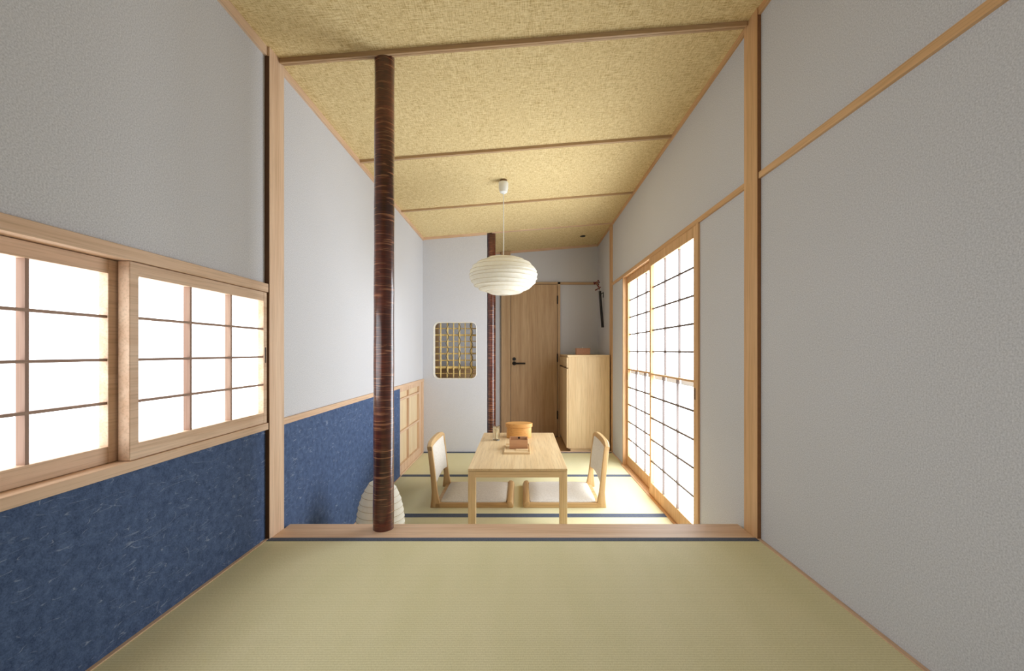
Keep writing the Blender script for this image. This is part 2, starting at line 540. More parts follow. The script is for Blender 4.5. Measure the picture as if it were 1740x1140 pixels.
# ------------------------------------------------------------------ ceiling, battens, edge trims
bm = bmesh.new()
vs = []
for y in (YR - T, YB + T):
    for x in (XL - T, XR + T):
        vs.append((x, y))
lo = [bm.verts.new((x, y, cz(x, y))) for x, y in vs]; hi = [bm.verts.new((x, y, cz(x, y) + 0.06)) for x, y in vs]
for q in ((0, 1, 3, 2), ):
    bm.faces.new([lo[i] for i in q]); bm.faces.new([hi[i] for i in q[::-1]])
for a, b in ((0, 1), (1, 3), (3, 2), (2, 0)):
    bm.faces.new([lo[a], lo[b], hi[b], hi[a]])
bmesh.ops.recalc_face_normals(bm, faces=bm.faces)
ceil_o = struct(mk('ceiling', bm, STRAW, origin=(0, 2, 2.2)), 'sloping ceiling lined with woven golden straw', 'ceiling')
def batten(bm, y0, y1, d, x0=XL + 0.004, x1=XR - 0.004):
    vs = []
    for x in (x0, x1):
        for y, dz in ((y0, 0.002), (y1, 0.002), (y1, -d), (y0, -d)):
            vs.append(bm.verts.new((x, y, cz(x, y) + dz)))
    for q in ((0, 1, 2, 3), (4, 7, 6, 5), (0, 4, 5, 1), (1, 5, 6, 2), (2, 6, 7, 3), (3, 7, 4, 0)):
        bm.faces.new([vs[i] for i in q])
    bmesh.ops.recalc_face_normals(bm, faces=bm.faces)
for y, d, x0, x1 in ((1.765, 0.019, XL + 0.022, XR - 0.018), (2.675, 0.016, XL + 0.012, XR - 0.012), (3.60, 0.014, XL + 0.012, XR - 0.012)):
    bm = bmesh.new(); batten(bm, y, y + 0.010, d, x0, x1)
    b_ = mk('batten', bm, DOORW['x'], ceil_o)
    bm = bmesh.new(); batten(bm, y + 0.020, y + 0.030, d * 0.7, x0, x1)
    mk('batten_lip', bm, DOORW['x'], b_)
bm = bmesh.new(); batten(bm, YP - 0.002, YP + 0.022, 0.008, PX1 + 0.05, XR - 0.01)
mk('batten', bm, CEDAR['x'], ceil_o)

def edge_trim(name, x0, x1, y0, y1, d, label, ax):
    bm = bmesh.new()
    vs = []
    for (x, y) in ((x0, y0), (x1, y0), (x1, y1), (x0, y1)):
        vs.append((bm.verts.new((x, y, cz(x, y) + 0.004)), bm.verts.new((x, y, cz(x, y) - d))))
    bm.faces.new([v[0] for v in vs]); bm.faces.new([v[1] for v in vs][::-1])
    for i in range(4):
        a, b = vs[i], vs[(i + 1) % 4]
        bm.faces.new([a[0], b[0], b[1], a[1]])
    bmesh.ops.recalc_face_normals(bm, faces=bm.faces)
    return struct(mk(name, bm, (AMBER if x0 > 0 else CEDAR)[ax]), label, 'trim')
edge_trim('trim_1', XL, XL + 0.010, YR, 1.70, 0.036, 'wooden strip under the ceiling along the left foreground wall', 'y')
edge_trim('trim_2', XL, XL + 0.010, 1.80, YP, 0.030, 'wooden strip under the ceiling along the bright left wall', 'y')
edge_trim('trim_3', XR - 0.010, XR, YR, 1.70, 0.030, 'wooden strip under the ceiling along the right foreground wall', 'y')
edge_trim('trim_4', XR - 0.010, XR, 1.80, YP, 0.026, 'wooden strip under the ceiling above the tall paper doors', 'y')
edge_trim('trim_5', XL + 0.010, PX1, YP - 0.012, YP, 0.024, 'wooden strip under the ceiling on top of the partition', 'x')
edge_trim('trim_6', XR - 0.008, XR, YP + 0.12, YB, 0.026, 'wooden strip under the ceiling in the entry, right side', 'y')
edge_trim('trim_7', XL, XR, YB - 0.008, YB, 0.026, 'wooden strip under the ceiling above the brown door', 'x')

# ------------------------------------------------------------------ posts, sill, rails
def post(name, x0, x1, y0, y1, z0, label, wood_=None):
    bm = bmesh.new()
    v = [(x0, y0), (x1, y0), (x1, y1), (x0, y1)]
    lo = [bm.verts.new((x, y, z0)) for x, y in v]; hi = [bm.verts.new((x, y, cz(x, y) + 0.003)) for x, y in v]
    bm.faces.new(lo[::-1]); bm.faces.new(hi)
    for i in range(4):
        bm.faces.new([lo[i], lo[(i + 1) % 4], hi[(i + 1) % 4], hi[i]])
    bmesh.ops.recalc_face_normals(bm, faces=bm.faces)
    return struct(mk(name, bm, (wood_ or CEDAR)['z']), label, 'trim')
p8 = post('trim_8', XL, -0.982, 1.70, 1.804, 0.0, 'pale wooden upright lining the left wall at the floor step')
p9 = post('trim_9', 0.9235, XR, 1.70, 1.800, 0.0, 'pale wooden upright lining the right wall at the floor step', AMBER)
mk('shaded_face_strip', B(XL + 0.0005, -0.9835, 1.6982, 1.700, ZN + 0.003, cz(XL, 1.7) - 0.036), SUBFLOOR_SHADE, p8)  # added board: backlit shade of the post front painted as dark wood
mk('shaded_face_strip', B(0.925, XR - 0.0005, 1.6982, 1.700, ZN + 0.003, cz(XR, 1.7) - 0.030), POSTSHADE, p9)  # added board, its brown painting the shade on this post's front
post('trim_10', 0.9285, XR, YP, YP + 0.12, 0.0, 'slim wooden upright at the far end of the right wall', AMBER)
struct(mk('trim_11', B(-0.982, 0.9235, 1.713, 1.851, 0.0, ZN, bev=0.002), CEDAR['x']), 'pale wooden beam edging the floor step, carrying the thick bark post', 'sill')
bm = B(XR - 0.010, XR + 0.0, YR, 1.70, 1.704, 1.729)
struct(mk('trim_12', bm, AMBER['y']), 'slim horizontal rail across the right foreground wall', 'trim')
struct(mk('trim_13', B(XR - 0.010, XR, 1.80, YP, 1.704, 1.729), AMBER['y']), 'slim horizontal rail above the tall paper doors', 'trim')
struct(mk('trim_14', B(XL, XL + 0.012, 1.804, YP, 0.724, 0.750), CEDAR['y']), 'slim wooden cap on the far blue dado', 'trim')
struct(mk('trim_15', B(PX1 + 0.09, XR, YP + 0.001, YP + 0.03, -0.05, 0.008), CEDAR['x']), 'threshold board at the foot of the shoe cabinet', 'trim')
struct(mk('trim_16', B(0.46, XR, YB - 0.02, YB, 1.842, 1.868), DOORW['x']), 'dark horizontal rail from the brown door to the corner', 'trim')

# ------------------------------------------------------------------ low paper window in the left wall
win = struct(empty('window_1', (XL, 1.10, 0.735)), 'low sliding paper window in the left foreground wall', 'window')
mk('head_rail', B(XL - 0.09, -0.985, LWY0, 1.699, 1.260, 1.293, bev=0.001), CEDAR['y'], win)
mk('sill_rail', B(XL - 0.09, -0.985, LWY0, 1.699, 0.725, 0.751, bev=0.001), CEDAR['y'], win)
mk('jamb', B(XL - 0.09, -0.985, LWY0 - 0.03, LWY0, 0.725, 1.293), CEDAR['z'], win)
mk('jamb', B(XL - 0.09, XL - 0.004, 1.704, LWY1, 0.751, 1.260), REDW['z'], win)

def window_panel(parent, xf, y0, y1, st0, st1, cols):
    """sliding panel facing +X: frame mesh with bars and paper panes below it"""
    xb = xf - 0.030
    z0, z1, zr0, zr1 = 0.752, 1.2585, 0.793, 1.2235
    bm = bmesh.new()
    bx(bm, xb, xf, y0, y0 + st0, z0, z1, bev=0.0012)
    bx(bm, xb, xf, y1 - st1, y1, z0, z1, bev=0.0012)
    bx(bm, xb + 0.001, xf - 0.001, y0 + st0 - 0.001, y1 - st1 + 0.001, zr1, z1, bev=0.001)
    bx(bm, xb + 0.001, xf - 0.001, y0 + st0 - 0.001, y1 - st1 + 0.001, z0, zr0, bev=0.001)
    p = mk('sliding_panel', bm, CEDAR['y'], parent)
    ya, yb = y0 + st0, y1 - st1
    cw, rh = (yb - ya) / cols, (zr1 - zr0) / 4
    src = None
    for i in range(1, cols):
        y = ya + cw * i
        if src is None:
            src = mk('lattice_bar', B(xb + 0.004, xf - 0.004, y - 0.004, y + 0.004, zr0, zr1), BROWNBAR['z'], p)
        else:
            dup(src, (W[src].x, y, W[src].z), p)
    srcs = None
    for j in range(1, 4):
        z = zr0 + rh * j
        if srcs is None:
            srcs = mk('lattice_bar', B(xf - 0.014, xf - 0.0035, ya, yb, z - 0.0035, z + 0.0035), BROWNBAR['y'], p)
        else:
            dup(srcs, (W[srcs].x, W[srcs].y, z - 0.0035), p)
    pane = None
    for i in range(cols):
        for j in range(4):
            o = (xb + 0.006, ya + cw * (i + 0.5), zr0 + rh * (j + 0.5))
            if pane is None:
                pane = lit_pane(mk('pane', B(xb + 0.0055, xb + 0.0065, ya, ya + cw, zr0, zr0 + rh), PAPER_L, p, origin=o), 1)
            else:
                dup(pane, o, p)
    return p
pr = window_panel(win, -0.990, 1.101, 1.698, 0.027, 0.022, 3)
window_panel(win, -1.025, 0.53, 1.128, 0.027, 0.047, 3)
window_panel(win, -0.990, -0.072, 0.557, 0.027, 0.027, 3)  # added panel behind the camera, glowing to light the foreground
window_panel(win, -1.025, -0.67, -0.045, 0.027, 0.027, 3)  # second added panel, out of view, also there for foreground light
mk('finger_pull', B(-0.9925, -0.9890, 1.683, 1.691, 0.985, 1.045, bev=0.001), DARKPULL, pr)

# ------------------------------------------------------------------ tall paper doors in the right wall
door = struct(empty('door_1', (XR, 3.12, 0.0)), 'pair of tall sliding paper lattice doors in the right wall', 'sliding door')
XJ = 0.927
mk('jamb', B(XJ, XR + 0.09, 2.277, 2.300, 0.0, 1.704, bev=0.001), AMBER['z'], door)
mk('jamb', B(XJ, XR + 0.09, 3.945, 3.965, 0.0, 1.704, bev=0.001), AMBER['z'], door)
mk('head_groove', B(XR - 0.008, XR + 0.09, 2.30, 3.945, 1.700, 1.716), AMBER['y'], door)
mk('track', B(XJ + 0.002, XR + 0.09, 2.30, 3.945, -0.04, 0.004), AMBER['y'], door)
mk('track_strip', B(0.908, XJ + 0.0005, 2.28, 3.965, -0.045, 0.0035), AMBER['y'], door)

def door_panel(parent, xf, y0, y1, pull_y):
    xb = xf + 0.030
    z0, z1 = 0.005, 1.699
    zt, zb, zm = 1.640, 0.092, 0.868
    st = 0.036
    bm = bmesh.new()
    bx(bm, xf, xb, y0, y0 + st, z0, z1, bev=0.0015)
    bx(bm, xf, xb, y1 - st, y1, z0, z1, bev=0.0015)
    bx(bm, xf + 0.001, xb - 0.001, y0 + st - 0.001, y1 - st + 0.001, zt, z1, bev=0.001)
    bx(bm, xf + 0.001, xb - 0.001, y0 + st - 0.001, y1 - st + 0.001, z0, zb, bev=0.001)
    p = mk('sliding_panel', bm, AMBER['z'], parent)
    ya, yb = y0 + st, y1 - st
    mk('middle_rail', B(xf + 0.001, xb - 0.004, ya, yb, zm - 0.006, zm + 0.006, bev=0.001), AMBER['y'], p)
    cw = (yb - ya) / 3
    vb = {}
    hb = {}
    pane = None
    for sec, (za, zc, dx) in enumerate(((zm + 0.006, zt, 0.014), (zb, zm - 0.006, 0.003))):
        rh = (zc - za) / 5
        v0 = None
        for i in (1, 2):
            y = ya + cw * i
            if v0 is None:
                v0 = mk('lattice_bar', B(xf + dx - 0.002, xf + dx + 0.011, y - 0.0055, y + 0.0055, za, zc), DARKBAR['z'], p)
            else:
                dup(v0, (W[v0].x, y, W[v0].z), p)
        h0 = None
        for j in range(1, 5):
            z = za + rh * j
            if h0 is None:
                h0 = mk('lattice_bar', B(xf + dx - 0.001, xf + dx + 0.008, ya, yb, z - 0.0055, z + 0.0055), DARKBAR['y'], p)
            else:
                dup(h0, (W[h0].x, W[h0].y, z - 0.0055), p)
        pane = None
        for i in range(3):
            for j in range(5):
                o = (xb - 0.0035, ya + cw * (i + 0.5), za + rh * (j + 0.5))
                if pane is None:
                    pane = lit_pane(mk('pane', B(xb - 0.004, xb - 0.003, ya, ya + cw, za, za + rh), PAPER_R, p, origin=o), -1)
                else:
                    dup(pane, o, p)
    for i in range(3):
        mk('doubled_paper', B(xb - 0.0050, xb - 0.0045, ya + cw * i + 0.004, ya + cw * (i + 1) - 0.004, zm - 0.036, zm - 0.006), PAPER_D, p)
    mk('finger_pull', B(xf - 0.0012, xf + 0.002, pull_y - 0.006, pull_y + 0.006, 0.772, 0.834, bev=0.001), DARKPULL, p)
    return p
door_panel(door, 0.928, 2.302, 3.144, 2.318)
door_panel(door, 0.9615, 3.100, 3.943, 3.925)

# ------------------------------------------------------------------ low board door in the left wall
ld = struct(empty('door_3', (XL, 4.0, 0.0)), 'low wooden lattice sliding door at the far left beside the dado', 'sliding door')
mk('jamb', B(XL - 0.06, XL + 0.010, 4.375, YP - 0.001, 0.0, 0.724), CEDAR['z'], ld)
mk('track', B(XL - 0.06, XL + 0.012, LDY0, 4.375, -0.04, 0.012), CEDAR['y'], ld)
bm = bmesh.new()
xa, xf = XL - 0.030, XL + 0.001
bx(bm, xa, xf, 3.50, 3.545, 0.012, 0.724)
bx(bm, xa, xf, 4.285, 4.375, 0.012, 0.724, bev=0.001)
bx(bm, xa, xf, 3.545, 4.285, 0.690, 0.724)
bx(bm, xa, xf, 3.545, 4.285, 0.012, 0.080)
lp = mk('sliding_panel', bm, CEDAR['z'], ld)
bars_z = (0.625, 0.350); bar_y = 3.90
zs = [0.080, 0.350, 0.625, 0.690]; ys = [3.545, 3.90, 4.285]
for z in bars_z:
    mk('lattice_bar', B(xa + 0.008, xf - 0.002, 3.545, 4.285, z - 0.009, z + 0.009, bev=0.001), CEDAR['y'], lp)
mk('lattice_bar', B(xa + 0.008, xf - 0.004, bar_y - 0.008, bar_y + 0.008, 0.080, 0.690), CEDAR['z'], lp)
for i in range(2):
    for j in range(3):
        mk('board', B(xa + 0.002, xa + 0.008, ys[i], ys[i + 1], zs[j], zs[j + 1]), PANEL['z'], lp)

# ------------------------------------------------------------------ bamboo lattice in the partition opening
bw = struct(empty('window_2', ((OX0 + OX1) / 2, YP + YT + 0.02, OZ0)), 'rounded partition opening filled with a bamboo and vine lattice', 'window')
yb0 = YP + YT + 0.014
def culm(p0, p1, r):
    bm = bmesh.new()
    p0, p1 = Vector(p0), Vector(p1)
    L = (p1 - p0).length
    n = 14
    pts, rads = [], []
    ph = random.uniform(0, 0.12)
    for i in range(n + 1):
        s = i / n
        pts.append(p0.lerp(p1, s))
        rads.append(r * (1.12 if (i + int(ph * 50)) % 5 == 0 else 1.0))
    tube(bm, pts, r, 8, rads)
    mk('bamboo_culm', bm, BAMBOO, bw, smooth=True)
vx = [(-0.832, 0.008), (-0.763, 0.0095), (-0.699, 0.006), (-0.637, 0.0095), (-0.576, 0.0065), (-0.513, 0.011)]
for x, r in vx:
    culm((x, yb0, OZ0 - 0.06), (x + random.uniform(-.003, .003), yb0, OZ1 + 0.06), r)
hz = [(1.268, 0.006), (1.201, 0.0095), (1.134, 0.0045), (1.073, 0.0065), (1.005, 0.0085), (0.936, 0.006), (0.864, 0.0135), (0.799, 0.0045)]
for z, r in hz:
    culm((OX0 - 0.05, yb0 + 0.018, z), (OX1 + 0.05, yb0 + 0.018, z + random.uniform(-.003, .003)), r)
for k in (1, 3, 5):
    x, r = vx[k]
    bm = bmesh.new()
    pts = []
    for i in range(61):
        z = OZ0 - 0.03 + (OZ1 - OZ0 + 0.06) * i / 60
        ph = (z - 0.8) / 0.134 * 2 * math.pi + k
        pts.append((x + (r + 0.004) * math.cos(ph), yb0 - (r + 0.002) * (0.6 + 0.5 * abs(math.sin(ph))), z))
    tube(bm, pts, 0.0024, 5)
    mk('vine', bm, VINE, bw, smooth=True)
# low brown chest seen through the lattice
ch = tag(empty('storage_chest', (-0.72, 5.05, -0.01)), 'brown wooden chest seen low behind the bamboo lattice', 'chest')
mk('body', B(-0.97, -0.45, 4.86, 5.28, -0.01, 0.815, bev=0.003), DOORW['x'], ch)
mk('lid', B(-0.98, -0.44, 4.85, 5.285, 0.815, 0.845, bev=0.003), DOORW['x'], ch)
mk('knob', B(-0.73, -0.70, 4.838, 4.86, 0.5, 0.53, bev=0.004), BLACK, ch)
struct(mk('trim_17', B(-0.965, -0.898, 4.72, 4.79, -0.01, 2.2), DOORW['z']), 'brown upright behind the left side of the bamboo lattice', 'trim')

# ------------------------------------------------------------------ entry door
ed = struct(empty('door_2', (0.16, YB, -0.01)), 'plain brown wooden entry door with black lever at the back', 'door')
bm = bmesh.new()
bx(bm, -0.2366, -0.125, YB - 0.035, YB, -0.01, cz(-0.2, YB) - 0.001)
mk('post', bm, DOORW['z'], ed)
mk('jamb', B(0.447, 0.478, YB - 0.03, YB, -0.01, 1.868), DOORW['z'], ed)
mk('head', B(-0.125, 0.478, YB - 0.03, YB, 1.845, 1.868), DOORW['x'], ed)
leaf = mk('leaf', B(-0.121, 0.443, YB - 0.022, YB, 0.0, 1.841, bev=0.001), DOORW['z'], ed)
for z in (1.655, 0.952, 0.26):
    mk('hinge', B(0.438, 0.452, YB - 0.036, YB - 0.021, z - 0.05, z + 0.05, bev=0.002), BLACK, leaf)
def disc(cx, cz_, r, y0, y1, seg=20):
    bm = bmesh.new()
    prism(bm, [(cx + r * math.cos(2 * math.pi * i / seg), cz_ + r * math.sin(2 * math.pi * i / seg)) for i in range(seg)], 'y', y0, y1, bev=0.0015)
    return bm
mk('lock', disc(-0.080, 0.937, 0.021, YB - 0.034, YB - 0.022), BLACK, leaf, smooth=True)
bm = disc(-0.080, 0.884, 0.024, YB - 0.036, YB - 0.022)
tube(bm, [(-0.080, YB - 0.03, 0.884), (-0.080, YB - 0.062, 0.884), (-0.068, YB - 0.070, 0.884), (0.055, YB - 0.070, 0.884)], 0.010, 10)
mk('lever_handle', bm, BLACK, leaf, smooth=True)

# ------------------------------------------------------------------ bark posts
def bark_post(cx, cy, r, z0, label, lean=0.0):
    bm = bmesh.new()
    prof = []
    z1 = cz(cx, cy) - 0.002
    n = 44
    lathe(bm, [(0.0, z0)] + [(r * (1 + 0.012 * math.sin(i * 0.9) + random.uniform(-.006, .006)) * (1.03 - 0.05 * i / n), z0 + (z1 - z0) * i / n) for i in range(n + 1)] + [(0.0, z1)], cx, cy, 36)
    for v in bm.verts:
        v.co.x += lean * (v.co.z - z0) / (z1 - z0)
    o = mk('bark_post', bm, BARK, smooth=True, origin=(cx, cy, z0))
    return tag(o, label, 'post', group='bark posts')
bark_post(-0.5705, 1.806, 0.0405, ZN, 'thick dark cherry-bark post standing on the pale beam of the floor step', 0.005)
bark_post(-0.302, YP + 0.050, 0.042, 0.0, 'dark cherry-bark post beside the bamboo lattice opening, behind the table')

# ------------------------------------------------------------------ table
TX0, TX1, TY0, TY1, TZ = -0.309, 0.272, 2.536, 3.660, 0.345
tb = tag(empty('low_table', ((TX0 + TX1) / 2, (TY0 + TY1) / 2, 0)), 'low rectangular pale oak table between the two floor chairs', 'table')
mk('tabletop', B(TX0, TX1, TY0, TY1, TZ - 0.014, TZ, bev=0.0015), OAK['y'], tb)
lw = 0.044
lsrc = None
for (x, y) in ((TX0, TY0), (TX1 - lw, TY0), (TX0, TY1 - lw), (TX1 - lw, TY1 - lw)):
    if lsrc is None:
        lsrc = mk('leg', B(x + 0.001, x + lw + 0.001, y + 0.001, y + lw + 0.001, 0.0, TZ - 0.015, bev=0.0015), OAK['z'], tb)
    else:
        dup(lsrc, (x + lw / 2 + (0.001 if x < 0 else -0.001), y + lw / 2 + (0.001 if y < 3 else -0.001), 0.0), tb)
mk('apron', B(TX0 + lw, TX1 - lw, TY0 + 0.001, TY0 + 0.022, TZ - 0.051, TZ - 0.0155, bev=0.0012), OAK['x'], tb)
mk('apron', B(TX0 + lw, TX1 - lw, TY1 - 0.022, TY1 - 0.001, TZ - 0.051, TZ - 0.0155, bev=0.0012), OAK['x'], tb)
mk('apron', B(TX0 + 0.001, TX0 + 0.022, TY0 + lw, TY1 - lw, TZ - 0.051, TZ - 0.0155, bev=0.0012), OAK['y'], tb)
mk('apron', B(TX1 - 0.022, TX1 - 0.001, TY0 + lw, TY1 - lw, TZ - 0.051, TZ - 0.0155, bev=0.0012), OAK['y'], tb)

# ------------------------------------------------------------------ floor chairs
CW, CL = 0.475, 0.549
def pillow(x0, x1, y0, y1, z0, z1, dome, n=14):
    bm = bmesh.new()
    top = []
    for i in range(n + 1):
        row = []
        for j in range(n + 1):
            u, v = -1 + 2 * i / n, -1 + 2 * j / n
            # squeeze the corners so the outline is softly rounded
            ru = u * math.sqrt(max(0, 1 - 0.05 * v ** 6)); rv = v * math.sqrt(max(0, 1 - 0.05 * u ** 6))
            e = ((1 - abs(u) ** 6) * (1 - abs(v) ** 6)) ** 0.5
            row.append(bm.verts.new(((x0 + x1) / 2 + ru * (x1 - x0) / 2, (y0 + y1) / 2 + rv * (y1 - y0) / 2, z1 - 0.012 + 0.012 * e + dome * (1 - u * u) * (1 - v * v))))
        top.append(row)
    for i in range(n):
        for j in range(n):
            bm.faces.new([top[i][j], top[i + 1][j], top[i + 1][j + 1], top[i][j + 1]])
    edge = [e for e in bm.edges if len(e.link_faces) == 1]
    r = bmesh.ops.extrude_edge_only(bm, edges=edge)
    nv = [g for g in r['geom'] if isinstance(g, bmesh.types.BMVert)]
    for v in nv: v.co.z = z0
    bmesh.ops.contextual_create(bm, geom=[g for g in r['geom'] if isinstance(g, bmesh.types.BMEdge)])
    bmesh.ops.recalc_face_normals(bm, faces=bm.faces)
    return bm
def make_chair(loc):
    t = empty('floor_chair', loc)
    X, Y = loc[0], loc[1]
    b = -CL / 2
    # seat frame: two side boards, a front board and a panel under the cushion
    bm = bmesh.new()
    bx(bm, X + b + 0.03, X - b - 0.042, Y - CW / 2, Y - CW / 2 + 0.032, 0.0, 0.030, bev=0.003, seg=2)
    bx(bm, X + b + 0.03, X - b - 0.042, Y + CW / 2 - 0.032, Y + CW / 2, 0.0, 0.030, bev=0.003, seg=2)
    bx(bm, X + b + 0.03, X - b - 0.042, Y - CW / 2 + 0.03, Y + CW / 2 - 0.03, 0.006, 0.020)
    mk('seat_base', bm, HONEY['x'], t)
    bm = bmesh.new()
    prism(bm, [(X - b - 0.044, 0.0), (X - b - 0.006, 0.0), (X - b, 0.012), (X - b - 0.010, 0.036), (X - b - 0.026, 0.042), (X - b - 0.044, 0.040)], 'y', Y - CW / 2, Y + CW / 2, bev=0.003, seg=2)
    mk('front_rail', bm, HONEY['y'], t, smooth=True)
    mk('seat_cushion', pillow(X + b + 0.062, X - b - 0.045, Y - CW / 2 + 0.020, Y + CW / 2 - 0.020, 0.020, 0.046, 0.014), FABRIC, t, smooth=True)
    poly = [(b, 0.0), (b + 0.006, 0.05), (b + 0.009, 0.10), (b + 0.004, 0.18), (b - 0.008, 0.29), (b - 0.020, 0.398),
            (b + 0.010, 0.404), (b + 0.024, 0.29), (b + 0.036, 0.18), (b + 0.046, 0.10), (b + 0.060, 0.034), (b + 0.066, 0.0)]
    for s in (-1, 1):
        bm = bmesh.new()
        y0 = Y + s * (CW / 2 - 0.013)
        prism(bm, [(X + p[0], p[1]) for p in poly], 'y', y0 - 0.013, y0 + 0.013, bev=0.003, seg=2)
        mk('back_post', bm, HONEY['z'], t, smooth=True)
    # crest rail: a gently arched top following the lean
    bm = bmesh.new()
    n = 16
    rows = []
    for i in range(n + 1):
        u = -1 + 2 * i / n
        y = Y + u * CW / 2
        zt = 0.404 + 0.024 * (1 - u ** 4) ** 0.6 if abs(u) < 1 else 0.404
        zb = 0.376
        sh = -0.012 * (1 - u * u)
        ring = []
        for (dx, z) in ((-0.018, zb), (0.012, zb), (0.0095, zt - 0.006), (0.004, zt), (-0.016, zt), (-0.0215, zt - 0.006)):
            ring.append(bm.verts.new((X + b + dx + sh, y, z)))
        rows.append(ring)
    for a, c in zip(rows[:-1], rows[1:]):
        for j in range(6):
            k = (j + 1) % 6
            bm.faces.new([a[j], a[k], c[k], c[j]])
    bm.faces.new(rows[0]); bm.faces.new(rows[-1][::-1])
    bmesh.ops.recalc_face_normals(bm, faces=bm.faces)
    mk('crest_rail', bm, HONEY['y'], t, smooth=True)
    # padded back with an arched lower edge
    def pad(bm, off, thick, inset, zlo, zhi, arch, bulge):
        n, m = 16, 14
        fr, bk = [], []
        for i in range(n + 1):
            u = -1 + 2 * i / n
            rf, rb = [], []
            for j in range(m + 1):
                v = j / m
                lo = zlo + arch * (1 - u ** 2)
                z = lo + (zhi - lo) * v
                w = 2 * v - 1
                lean = -0.115 * (z - 0.16)
                sh = -0.012 * (1 - u * u) * v
                e = ((1 - abs(u) ** 6) * (1 - abs(w) ** 6)) ** 0.5
                y = Y + u * (CW / 2 - inset)
                rf.append(bm.verts.new((X + b + off + lean + sh + (thick - 0.008) + 0.008 * e + bulge * (1 - u * u) * (1 - w * w), y, z)))
                rb.append(bm.verts.new((X + b + off + lean + sh, y, z)))
            fr.append(rf); bk.append(rb)
        for i in range(n):
            for j in range(m):
                bm.faces.new([fr[i][j], fr[i + 1][j], fr[i + 1][j + 1], fr[i][j + 1]])
                bm.faces.new([bk[i][j], bk[i][j + 1], bk[i + 1][j + 1], bk[i + 1][j]])
        for i in range(n):
            for j in (0, m):
                bm.faces.new([fr[i][j], fr[i + 1][j], bk[i + 1][j], bk[i][j]])
        for j in range(m):
            for i in (0, n):
                bm.faces.new([fr[i][j], fr[i][j + 1], bk[i][j + 1], bk[i][j]])
        bmesh.ops.recalc_face_normals(bm, faces=bm.faces)
    bm = bmesh.new(); pad(bm, 0.008, 0.014, 0.022, 0.140, 0.385, 0.022, 0.0)
    mk('back_board', bm, HONEY['z'], t, smooth=True)
    bm = bmesh.new(); pad(bm, 0.020, 0.022, 0.030, 0.152, 0.398, 0.022, 0.010)
    mk('back_cushion', bm, FABRIC, t, smooth=True)
    return t
c1 = tag(make_chair((-0.3215, 3.0985, 0.0)), 'legless oak floor chair with pale pads left of the table', 'floor chair', group='floor chairs')
c2 = c1.copy(); C.objects.link(c2)
c2.location = (0.2885, 3.0985, 0.0); c2.rotation_euler = (0, 0, math.pi)
for chd in list(c1.children):
    q = chd.copy(); C.objects.link(q); q.parent = c2
tag(c2, 'legless oak floor chair with pale pads right of the table', 'floor chair', group='floor chairs')

# ------------------------------------------------------------------ things on the table
# oval bentwood box
ob = tag(empty('bentwood_box', (-0.015, 3.462, TZ)), 'oval lidded bentwood box at the back of the table', 'box')
def ellp(rx, ry, n=40):
    return [(-0.015 + rx * math.cos(2 * math.pi * i / n), 3.462 + ry * math.sin(2 * math.pi * i / n)) for i in range(n)]
bm = bmesh.new(); prism(bm, ellp(0.099, 0.065), 'z', TZ, TZ + 0.092, bev=0.001)
mk('body', bm, CYPRESS['x'], ob, smooth=True)
bm = bmesh.new(); prism(bm, ellp(0.1075, 0.0735), 'z', TZ + 0.087, TZ + 0.115, bev=0.0012)
mk('lid', bm, CYPRESS['x'], ob, smooth=True)

# glass of picks
gx, gy = -0.188, 3.345
gl = tag(empty('tumbler', (gx, gy, TZ)), 'small clear glass tumbler holding wooden picks on the table', 'glass')
bm = bmesh.new()
lathe(bm, [(0.0, TZ), (0.023, TZ), (0.0265, TZ + 0.004), (0.0275, TZ + 0.112), (0.0265, TZ + 0.1125), (0.0252, TZ + 0.110), (0.0245, TZ + 0.010), (0.0, TZ + 0.008)], gx, gy, 28)
mk('cup', bm, GLASS, gl, smooth=True)
for i in range(9):
    a = 2 * math.pi * i / 9 + 0.3
    r0, r1 = 0.009, 0.016
    bm = bmesh.new()
    tube(bm, [(gx + r0 * math.cos(a + 2), gy + r0 * math.sin(a + 2), TZ + 0.0115), (gx + r1 * math.cos(a), gy + r1 * math.sin(a), TZ + 0.100 + 0.006 * math.sin(3 * a))], 0.0022, 6)
    tag(mk('wooden_pick', bm, PICK), 'thin wooden pick standing in the glass tumbler', 'pick', group='picks in the glass tumbler')

# tray, open box, slip
tx0, tx1, ty0, ty1 = -0.112, 0.063, 2.892, 3.165
tr = tag(empty('wooden_tray', ((tx0 + tx1) / 2, (ty0 + ty1) / 2, TZ)), 'small flat oak tray in the middle of the table', 'tray')
mk('tray_board', B(tx0, tx1, ty0, ty1, TZ, TZ + 0.008, bev=0.001), OAK['x'], tr)
mk('tray_rim', B(tx0, tx1, ty0, ty0 + 0.006, TZ + 0.008, TZ + 0.014, bev=0.001), OAK['x'], tr)
mk('tray_rim', B(tx0, tx1, ty1 - 0.006, ty1, TZ + 0.008, TZ + 0.014, bev=0.001), OAK['x'], tr)
mk('tray_rim', B(tx0, tx0 + 0.006, ty0 + 0.006, ty1 - 0.006, TZ + 0.008, TZ + 0.014, bev=0.001), OAK['y'], tr)
mk('tray_rim', B(tx1 - 0.006, tx1, ty0 + 0.006, ty1 - 0.006, TZ + 0.008, TZ + 0.014, bev=0.001), OAK['y'], tr)
bx0, bx1, by0, by1, bz = -0.079, 0.048, 3.014, 3.094, TZ + 0.008
nb = tag(empty('open_box', ((bx0 + bx1) / 2, (by0 + by1) / 2, bz)), 'open reddish wooden box standing on the small tray', 'box')
mk('front_panel', B(bx0, bx1, by0, by0 + 0.006, bz, bz + 0.062, bev=0.0008), REDW['x'], nb)
bm = bmesh.new()
prism(bm, [(bx0, bz), (bx1, bz), (bx1, bz + 0.072), (bx0, bz + 0.072)], 'y', by1 - 0.006, by1)
